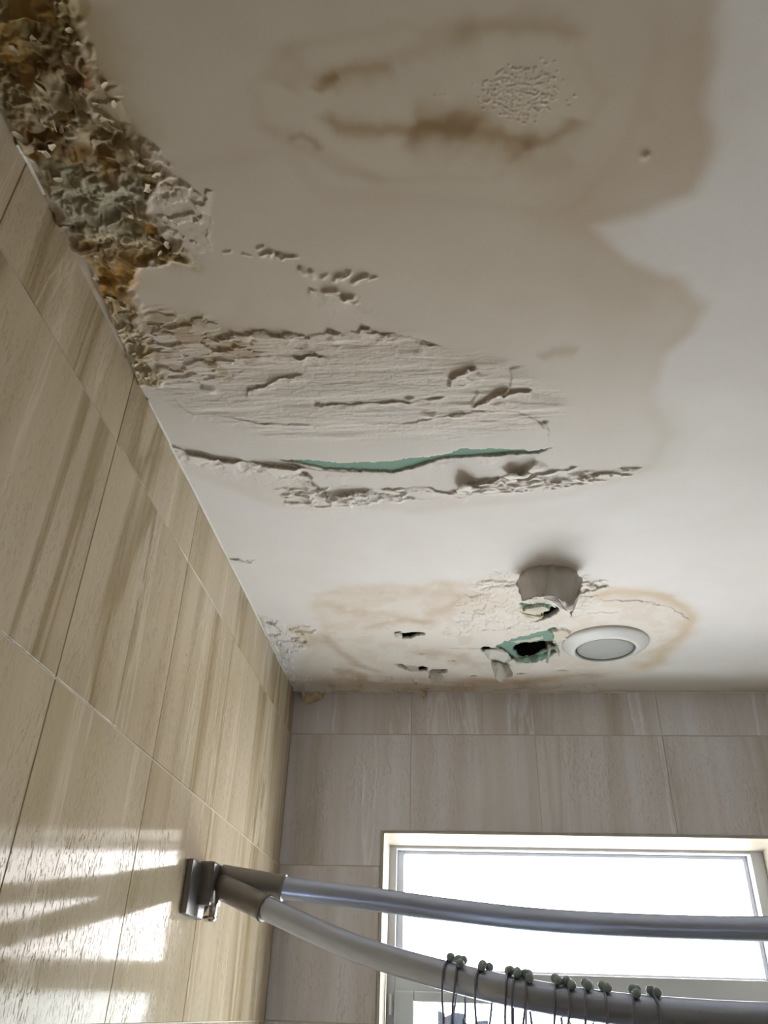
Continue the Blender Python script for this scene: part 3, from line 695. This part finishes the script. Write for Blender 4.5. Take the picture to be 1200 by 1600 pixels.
# back wall with the window opening
WX0, WX1, WZ0, WZ1, WD = .230, 1.120, .95, H - S + .351, .150
bm = BM(); T2 = .30
box(bm, (-.06, .0016, 0), (WX0, T2, H + .15)); box(bm, (WX1, .0016, 0), (W + .06, T2, H + .15))
box(bm, (WX0, .0016, WZ1), (WX1, T2, H + .15)); box(bm, (WX0, .0016, 0), (WX1, T2, WZ0))
wall_back = obj('wall_back', bm, M['grout'], None, False, 'structure')
xc = [0.0, .296, .5925, .889, 1.1855, W]
for r in range(len(zs) - 1):
    for c in range(len(xc) - 1):
        x0, x1 = xc[c] + GV, xc[c + 1] - GV; z1, z0 = zs[r] - GH, zs[r + 1] + GH
        a, b = WX0 - .001, WX1 + .001; lo, hi = WZ0 - .001, WZ1 + .001
        P2 = None
        if x1 <= a or x0 >= b or z1 <= lo or z0 >= hi: P2 = [(x0, z0), (x1, z0), (x1, z1), (x0, z1)]
        else:
            cl, cr = x0 < a, x1 > b; cb, ct = z0 < lo, z1 > hi
            if ct:
                if cl: P2 = [(x0, z0), (a, z0), (a, hi), (x1, hi), (x1, z1), (x0, z1)]
                elif cr: P2 = [(b, z0), (x1, z0), (x1, z1), (x0, z1), (x0, hi), (b, hi)]
                else: P2 = [(x0, hi), (x1, hi), (x1, z1), (x0, z1)]
            elif cb:
                if cl: P2 = [(x0, z0), (x1, z0), (x1, lo), (a, lo), (a, z1), (x0, z1)]
                elif cr: P2 = [(x0, z0), (x1, z0), (x1, z1), (b, z1), (b, lo), (x0, lo)]
                else: P2 = [(x0, z0), (x1, z0), (x1, lo), (x0, lo)]
            else:
                if cl: P2 = [(x0, z0), (a, z0), (a, z1), (x0, z1)]
                elif cr: P2 = [(b, z0), (x1, z0), (x1, z1), (b, z1)]
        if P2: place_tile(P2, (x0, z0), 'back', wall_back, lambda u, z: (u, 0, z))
wall_slab('wall_front', (-.06, D0 - .06, 0), (W + .06, D0, H + .15), M['wallpaint'])
wall_slab('floor', (-.06, D0 - .06, -.06), (W + .06, .30, 0), M['floor'])
# caulk bead in the ceiling joint
for pa, pb in ((620, 1070), (205, 290)):
    ya, yb = ceil_pt((300, pa))[1], ceil_pt((300, pb))[1]; pts = []
    for y in np.linspace(ya, yb, 120):
        j = min(np.searchsorted(ys_, y), NY - 1)
        pts.append((.0012, y, H - .0008 - float(np.clip(drop[4, j], 0, .006)) * .7))
    bm = BM(); tube(bm, pts, [.0009 + .0015 * float(vnoise(np.array(p[1] / .03), np.array(0.3), 3)) for p in pts], 8)
    obj('caulk_bead', bm, M['caulk'], wall_left, True)
bm = BM(); tube(bm, [(x_, -.002, H - .0022) for x_ in np.linspace(.003, W - .003, 60)], [.0016 + .001 * float(vnoise(np.array(k * .7), np.array(.5), 5)) for k in range(60)], 8)
obj('caulk_bead', bm, M['caulk'], wall_back, True)

# ------------------------------------------------------------------ window
win = empty('window_1', (WX0, 0, WZ0)); win['kind'] = 'structure'
def wpart(name, bm, mat, parent=None, smooth=False):
    o = obj(name, bm, mat, parent or win, smooth)
    if parent is None: o.location = (-WX0, 0, -WZ0)
    return o
e = .010
wpart('reveal_panel', box(BM(), (WX0, -.004, WZ0), (WX0 + e - .003, WD, WZ1), .0012), M['reveal'])
wpart('reveal_panel', box(BM(), (WX1 - e + .005, -.004, WZ0), (WX1, WD, WZ1), .0012), M['reveal'])
wpart('reveal_panel', box(BM(), (WX0 + .007, -.004, WZ1 - .006), (WX1 - .005, WD, WZ1), .0012), M['reveal'])
wpart('sill', box(BM(), (WX0 + .007, -.012, WZ0), (WX1 - .005, WD, WZ0 + .012), .002), M['reveal'])
zc = H - S
fx0, fx1, fz1, fz0 = WX0 + .007, WX1 - .005, WZ1 - .006, WZ0 + .012
ox0, ox1, oz1 = .256, 1.086, zc + .338
tz1, tz0 = zc + .082, zc + .040                             # transom top and bottom
y0, y1 = WD, WD + .065
bm = BM()
box(bm, (fx0, y0, fz0), (ox0, y1, fz1), .002); box(bm, (ox1, y0, fz0), (fx1, y1, fz1), .002)
box(bm, (ox0, y0, oz1), (ox1, y1, fz1), .002); box(bm, (ox0, y0, fz0), (ox1, y1, fz0 + .035), .002)
fr = wpart('window_frame', bm, M['upvc'])
bm = BM(); box(bm, (ox0, y0 + .004, tz0), (ox1, y1, tz1), .002); wpart('transom', bm, M['upvc'])
bm = BM()
box(bm, (ox0, y0 + .03, tz1), (.272, y1 - .005, oz1), .002); box(bm, (1.076, y0 + .03, tz1), (ox1, y1 - .005, oz1), .002)
box(bm, (.272, y0 + .03, oz1 - .008), (1.076, y1 - .005, oz1), .002); box(bm, (.272, y0 + .03, tz1), (1.076, y1 - .005, tz1 + .006), .002)
wpart('glazing_bead', bm, M['upvc'])
wpart('window_pane', box(BM(), (.268, y0 + .043, tz1 + .002), (1.08, y0 + .047, oz1 - .003)), M['glass'])
bm = BM(); lz0 = fz0 + .035
box(bm, (ox0 + .002, y0 - .012, lz0), (.300, y1 - .01, tz0 + .002), .003); box(bm, (1.045, y0 - .012, lz0), (ox1 - .002, y1 - .01, tz0 + .002), .003)
box(bm, (.300, y0 - .012, tz0 - .018), (1.045, y1 - .01, tz0 + .002), .003); box(bm, (.300, y0 - .012, lz0), (1.045, y1 - .01, lz0 + .04), .003)
wpart('window_sash', bm, M['upvc'])
lp = wpart('window_pane', box(BM(), (.296, y0 + .03, lz0 + .035), (1.049, y0 + .034, tz0 - .012)), M['obscured']); lp['label'] = 'textured obscured lower pane'
bm = BM(); box(bm, (.244, y0 - .010, zc + .000), (.252, y0 + .002, zc + .032), .0015); tube(bm, [(.248, y0 - .012, zc - .004), (.248, y0 - .012, zc + .036)], .003, 12)
wpart('hinge', bm, M['white'])

# ------------------------------------------------------------------ downlight
dl = empty('downlight', (.7235, -.302, H)); tag(dl, 'round white recessed ceiling lamp with a grey frosted lens among the stains', 'ceiling lamp')
R0, R1 = .0905, .0625; ly = .028
bm = BM(); n = 96; prof = [(R0, .0, 0.0), (R0 + .0005, -.002, 0.0), (R0 - .002, -.005, 0.02), (R0 - .010, -.008, .15), (R1 + .010, -.014, .85), (R1 + .003, -.016, 1.0), (R1, -.014, 1.0), (R1 - .0005, -.004, 1.0)]
rings = [[bm.verts.new((r * math.cos(k * 2 * math.pi / n), r * math.sin(k * 2 * math.pi / n) + f * .006, z)) for k in range(n)] for r, z, f in prof]
for a, b in zip(rings, rings[1:]):
    for k in range(n): bm.faces.new((a[k], a[(k + 1) % n], b[(k + 1) % n], b[k]))
obj('trim_ring', bm, M['white'], dl, True)
bm = BM(); lathe(bm, [(R1 - .0005, -.004), (R1 - .003, -.0035), (R1 - .004, -.010), (R1 - .0015, -.012)], 96, (0, .006, 0)); obj('gap_shadow_ring', bm, M['gap'], dl, True)  # dark ring added as the gap shadow round the lens
bm = BM(); rg = lathe(bm, [(R1 - .003, -.006), (R1 - .004, -.011), (R1 - .010, -.0135), (.03, -.015), (.008, -.0155)], 96, (0, .006, 0)); bm.faces.new(rg[-1]); obj('lens', bm, M['lens'], dl, True)

# ------------------------------------------------------------------ double curved rod
def smooth_path(P, n=90):
    P = np.array(P); out = []
    t = np.concatenate([[0], np.cumsum(np.linalg.norm(np.diff(P, axis=0), axis=1))])
    m = np.gradient(P, t, axis=0)
    for u in np.linspace(0, t[-1], n):
        k = min(np.searchsorted(t, u, side='right') - 1, len(t) - 2); h = t[k + 1] - t[k]; s_ = (u - t[k]) / h
        out.append((2 * s_**3 - 3 * s_**2 + 1) * P[k] + (s_**3 - 2 * s_**2 + s_) * h * m[k] + (-2 * s_**3 + 3 * s_**2) * P[k + 1] + (s_**3 - s_**2) * h * m[k + 1])
    return out
zc = H - S
r1 = [(.030, -.575, .1735), (.138, -.577, .1587), (.248, -.578, .1482), (.385, -.579, .1334), (.508, -.579, .1231), (.666, -.579, .1181), (.75, -.579, .1175)]
r2 = [(.034, -.588, .158), (.0633, -.5984, .1468), (.1521, -.6324, .1123), (.264, -.6936, .0718), (.3854, -.7616, .0409), (.4582, -.7956, .0264), (.5555, -.816, .0133), (.66, -.822, .0075), (.75, -.8235, .006)]
def mirror(P): return P + [(W - a, b, c) for a, b, c in P[-2::-1]]
R1P = smooth_path([(a, b, c + zc) for a, b, c in mirror(r1)]); R2P = smooth_path([(a, b, c + zc) for a, b, c in mirror(r2)], 110)
RR = .0165
rodt = empty('double_shower_rod', (0, -.62, zc + .15)); tag(rodt, 'curved double shower curtain rod in grey metal fixed to the tiled left wall', 'shower rod')
def rpart(name, bm, mat, smooth=True, label=None):
    o = obj(name, bm, mat, rodt, smooth); o.location = (0, .62, -zc - .15)
    if label: o['label'] = label
    return o
rpart('rod', tube(BM(), R1P, RR, 28), M['rod']); rpart('rod', tube(BM(), R2P, RR, 28), M['rod'])
def sleeve(P, k0, k1, mir=False):
    Q = P[k0:k1] if not mir else P[len(P) - k1:len(P) - k0][::-1]
    rad = [RR + .0018] * len(Q); rad[-1] = RR + .0028
    Q = [Vector(q) for q in Q]; Q2 = []; r2_ = []
    for i, q in enumerate(Q): Q2.append(q); r2_.append(RR + .0018)
    dirn = (Q[-1] - Q[-2]).normalized(); Q2 += [Q[-1] + dirn * .0005, Q[-1] + dirn * .005, Q[-1] + dirn * .0055]; r2_ += [RR + .0035, RR + .0035, RR + .0005]
    return tube(BM(), Q2, r2_, 28)
for mir in (False, True):
    rpart('sleeve', sleeve(R1P, 0, 7, mir), M['sleeve']); rpart('sleeve', sleeve(R2P, 0, 7, mir), M['sleeve'])
    s_ = (lambda x: x) if not mir else (lambda x: W - x)
    def mb(a, b, bev=.002):
        x0, x1 = sorted((s_(a[0]), s_(b[0]))); return box(BM(), (x0, a[1], a[2]), (x1, b[1], b[2]), bev)
    rpart('wall_plate', mb((.0, -.668, zc + .112), (.010, -.575, zc + .186)), M['darkplate'], False)
    rpart('bracket', mb((.006, -.622, zc + .128), (.030, -.560, zc + .190), .004), M['darkplate'], False)
    bm = BM(); tube(bm, [(s_(.026), -.600, zc + .112), (s_(.026), -.600, zc + .150)], .0105, 24)
    tube(bm, [(s_(.026), -.600, zc + .108), (s_(.026), -.600, zc + .113)], [.008, .0115], 24)
    rpart('pivot', bm, M['chrome'], True, 'bright chrome pivot')

# ------------------------------------------------------------------ curtain hooks
def rod_at(x):
    P = np.array(R2P); k = np.argmin(np.abs(P[:, 0] - x)); k = max(1, min(k, len(P) - 2))
    t = P[k + 1] - P[k - 1]; t /= np.linalg.norm(t)
    u = (x - P[k][0]) / (t[0]); return P[k] + t * u, t
def make_hook(rngseed, nb, spread, la, lb):
    """wire loop over the rod with roller beads; local x along the rod, y across, z up, origin on the rod axis"""
    root = empty('curtain_hook'); rr = RR + .0022
    for sgn, ll in ((-1, la), (1, lb)):
        pts = [(spread * .3 * sgn, 0, rr + .001)]
        for a in np.linspace(10, 80, 6):
            pts.append((spread * .3 * sgn, sgn * rr * math.sin(math.radians(a)), rr * math.cos(math.radians(a))))
        pts += [(spread * .35 * sgn, sgn * rr * .98, -.004), (spread * .5 * sgn, sgn * rr * .9, -.014), (spread * .8 * sgn, sgn * rr * .7, -.026), (spread * sgn, sgn * .008, -.040), (spread * sgn, sgn * .006, -ll)]
        obj('wire', tube(BM(), smooth_path(pts, 28), .0014, 8), M['wire'], root, True)
        obj('ferrule', tube(BM(), [(spread * sgn, sgn * .006, -ll + .001), (spread * sgn, sgn * .006, -ll + .003), (spread * sgn, sgn * .0055, -ll - .011), (spread * sgn, sgn * .0055, -ll - .012)], [.0012, .0021, .0021, .001], 10), M['wire'], root, True)
    for k in range(nb):
        a = math.radians((k - (nb - 1) / 2) * 26)
        bm = BM(); bmesh.ops.create_uvsphere(bm, u_segments=14, v_segments=10, radius=.0053)
        o = obj('bead', bm, M['bead'], root, True); o.location = ((.5 - (k % 2)) * .004, (rr + .003) * math.sin(a), (rr + .003) * math.cos(a))
    return root
def copy_tree(o):
    c = o.copy(); C.objects.link(c)
    for ch in o.children:
        d = ch.copy(); C.objects.link(d); d.parent = c
    return c
hook_px = [.388, .4005, .4290, .4590, .4700, .4795, .5135, .5255, .5480, .5670, .6010, .6210]
protos = [make_hook(1, 3, .0045, .048, .046), make_hook(2, 4, .006, .050, .044), make_hook(3, 2, .003, .054, .050)]
used = [False] * 3
names = ['leftmost curtain hook on the lower rod, wires almost straight down', 'second curtain hook from the left, close behind the first, splayed wires',
         'third curtain hook from the left, standing alone above the plastic liner', 'left hook of the tight trio on the lower rod',
         'middle hook of the tight trio on the lower rod', 'right hook of the tight trio on the lower rod',
         'curtain hook just right of the tight trio', 'eighth curtain hook from the left, with a wide bead cluster',
         'ninth curtain hook from the left on the lower rod', 'curtain hook left of the widest gap near the right end',
         'second last curtain hook at the right of the row', 'last curtain hook at the right end of the row']
kinds = [2, 1, 0, 2, 0, 1, 0, 1, 0, 0, 1, 0]
for k, x_ in enumerate(hook_px):
    kd = kinds[k]; o = protos[kd] if not used[kd] else copy_tree(protos[kd]); used[kd] = True
    p, t = rod_at(x_)
    o.location = p; o.rotation_euler = (0, math.asin(-t[2]) * .4, math.atan2(t[1], t[0]) + [0, .25, -.1, .1, -.15, .2][k % 6])
    tag(o, names[k], 'curtain hook', 'curtain hooks along the lower rod')

# ------------------------------------------------------------------ bunched clear shower liner below the hooks
bm = BM(); n = 260; rows_ = 40; x0_, x1_ = .372, .63; G = []
for i in range(n):
    u = i / (n - 1); x_ = x0_ + (x1_ - x0_) * u; p, t = rod_at(x_); colv = []
    nrm_ = Vector((-t[1], t[0], 0)).normalized()
    for j in range(rows_):
        v = j / (rows_ - 1); z = p[2] - .040 - .004 * math.sin(u * 50) - v * 1.35
        amp = .006 + .030 * min(1, v * 2.2)
        f = math.sin(u * 62 + 1.2 * math.sin(v * 3 + u * 9)) * amp + .003 * math.sin(u * 190 + v * 20)
        colv.append(bm.verts.new((x_ + nrm_.x * f + .003 * math.sin(u * 124), p[1] + nrm_.y * f, z)))
    G.append(colv)
for i in range(n - 1):
    for j in range(rows_ - 1): bm.faces.new((G[i][j], G[i + 1][j], G[i + 1][j + 1], G[i][j + 1]))
cur = obj('shower_curtain', bm, M['liner'], None, True)
tag(cur, 'clear crinkled plastic shower liner bunched under the curtain hooks', 'shower curtain')
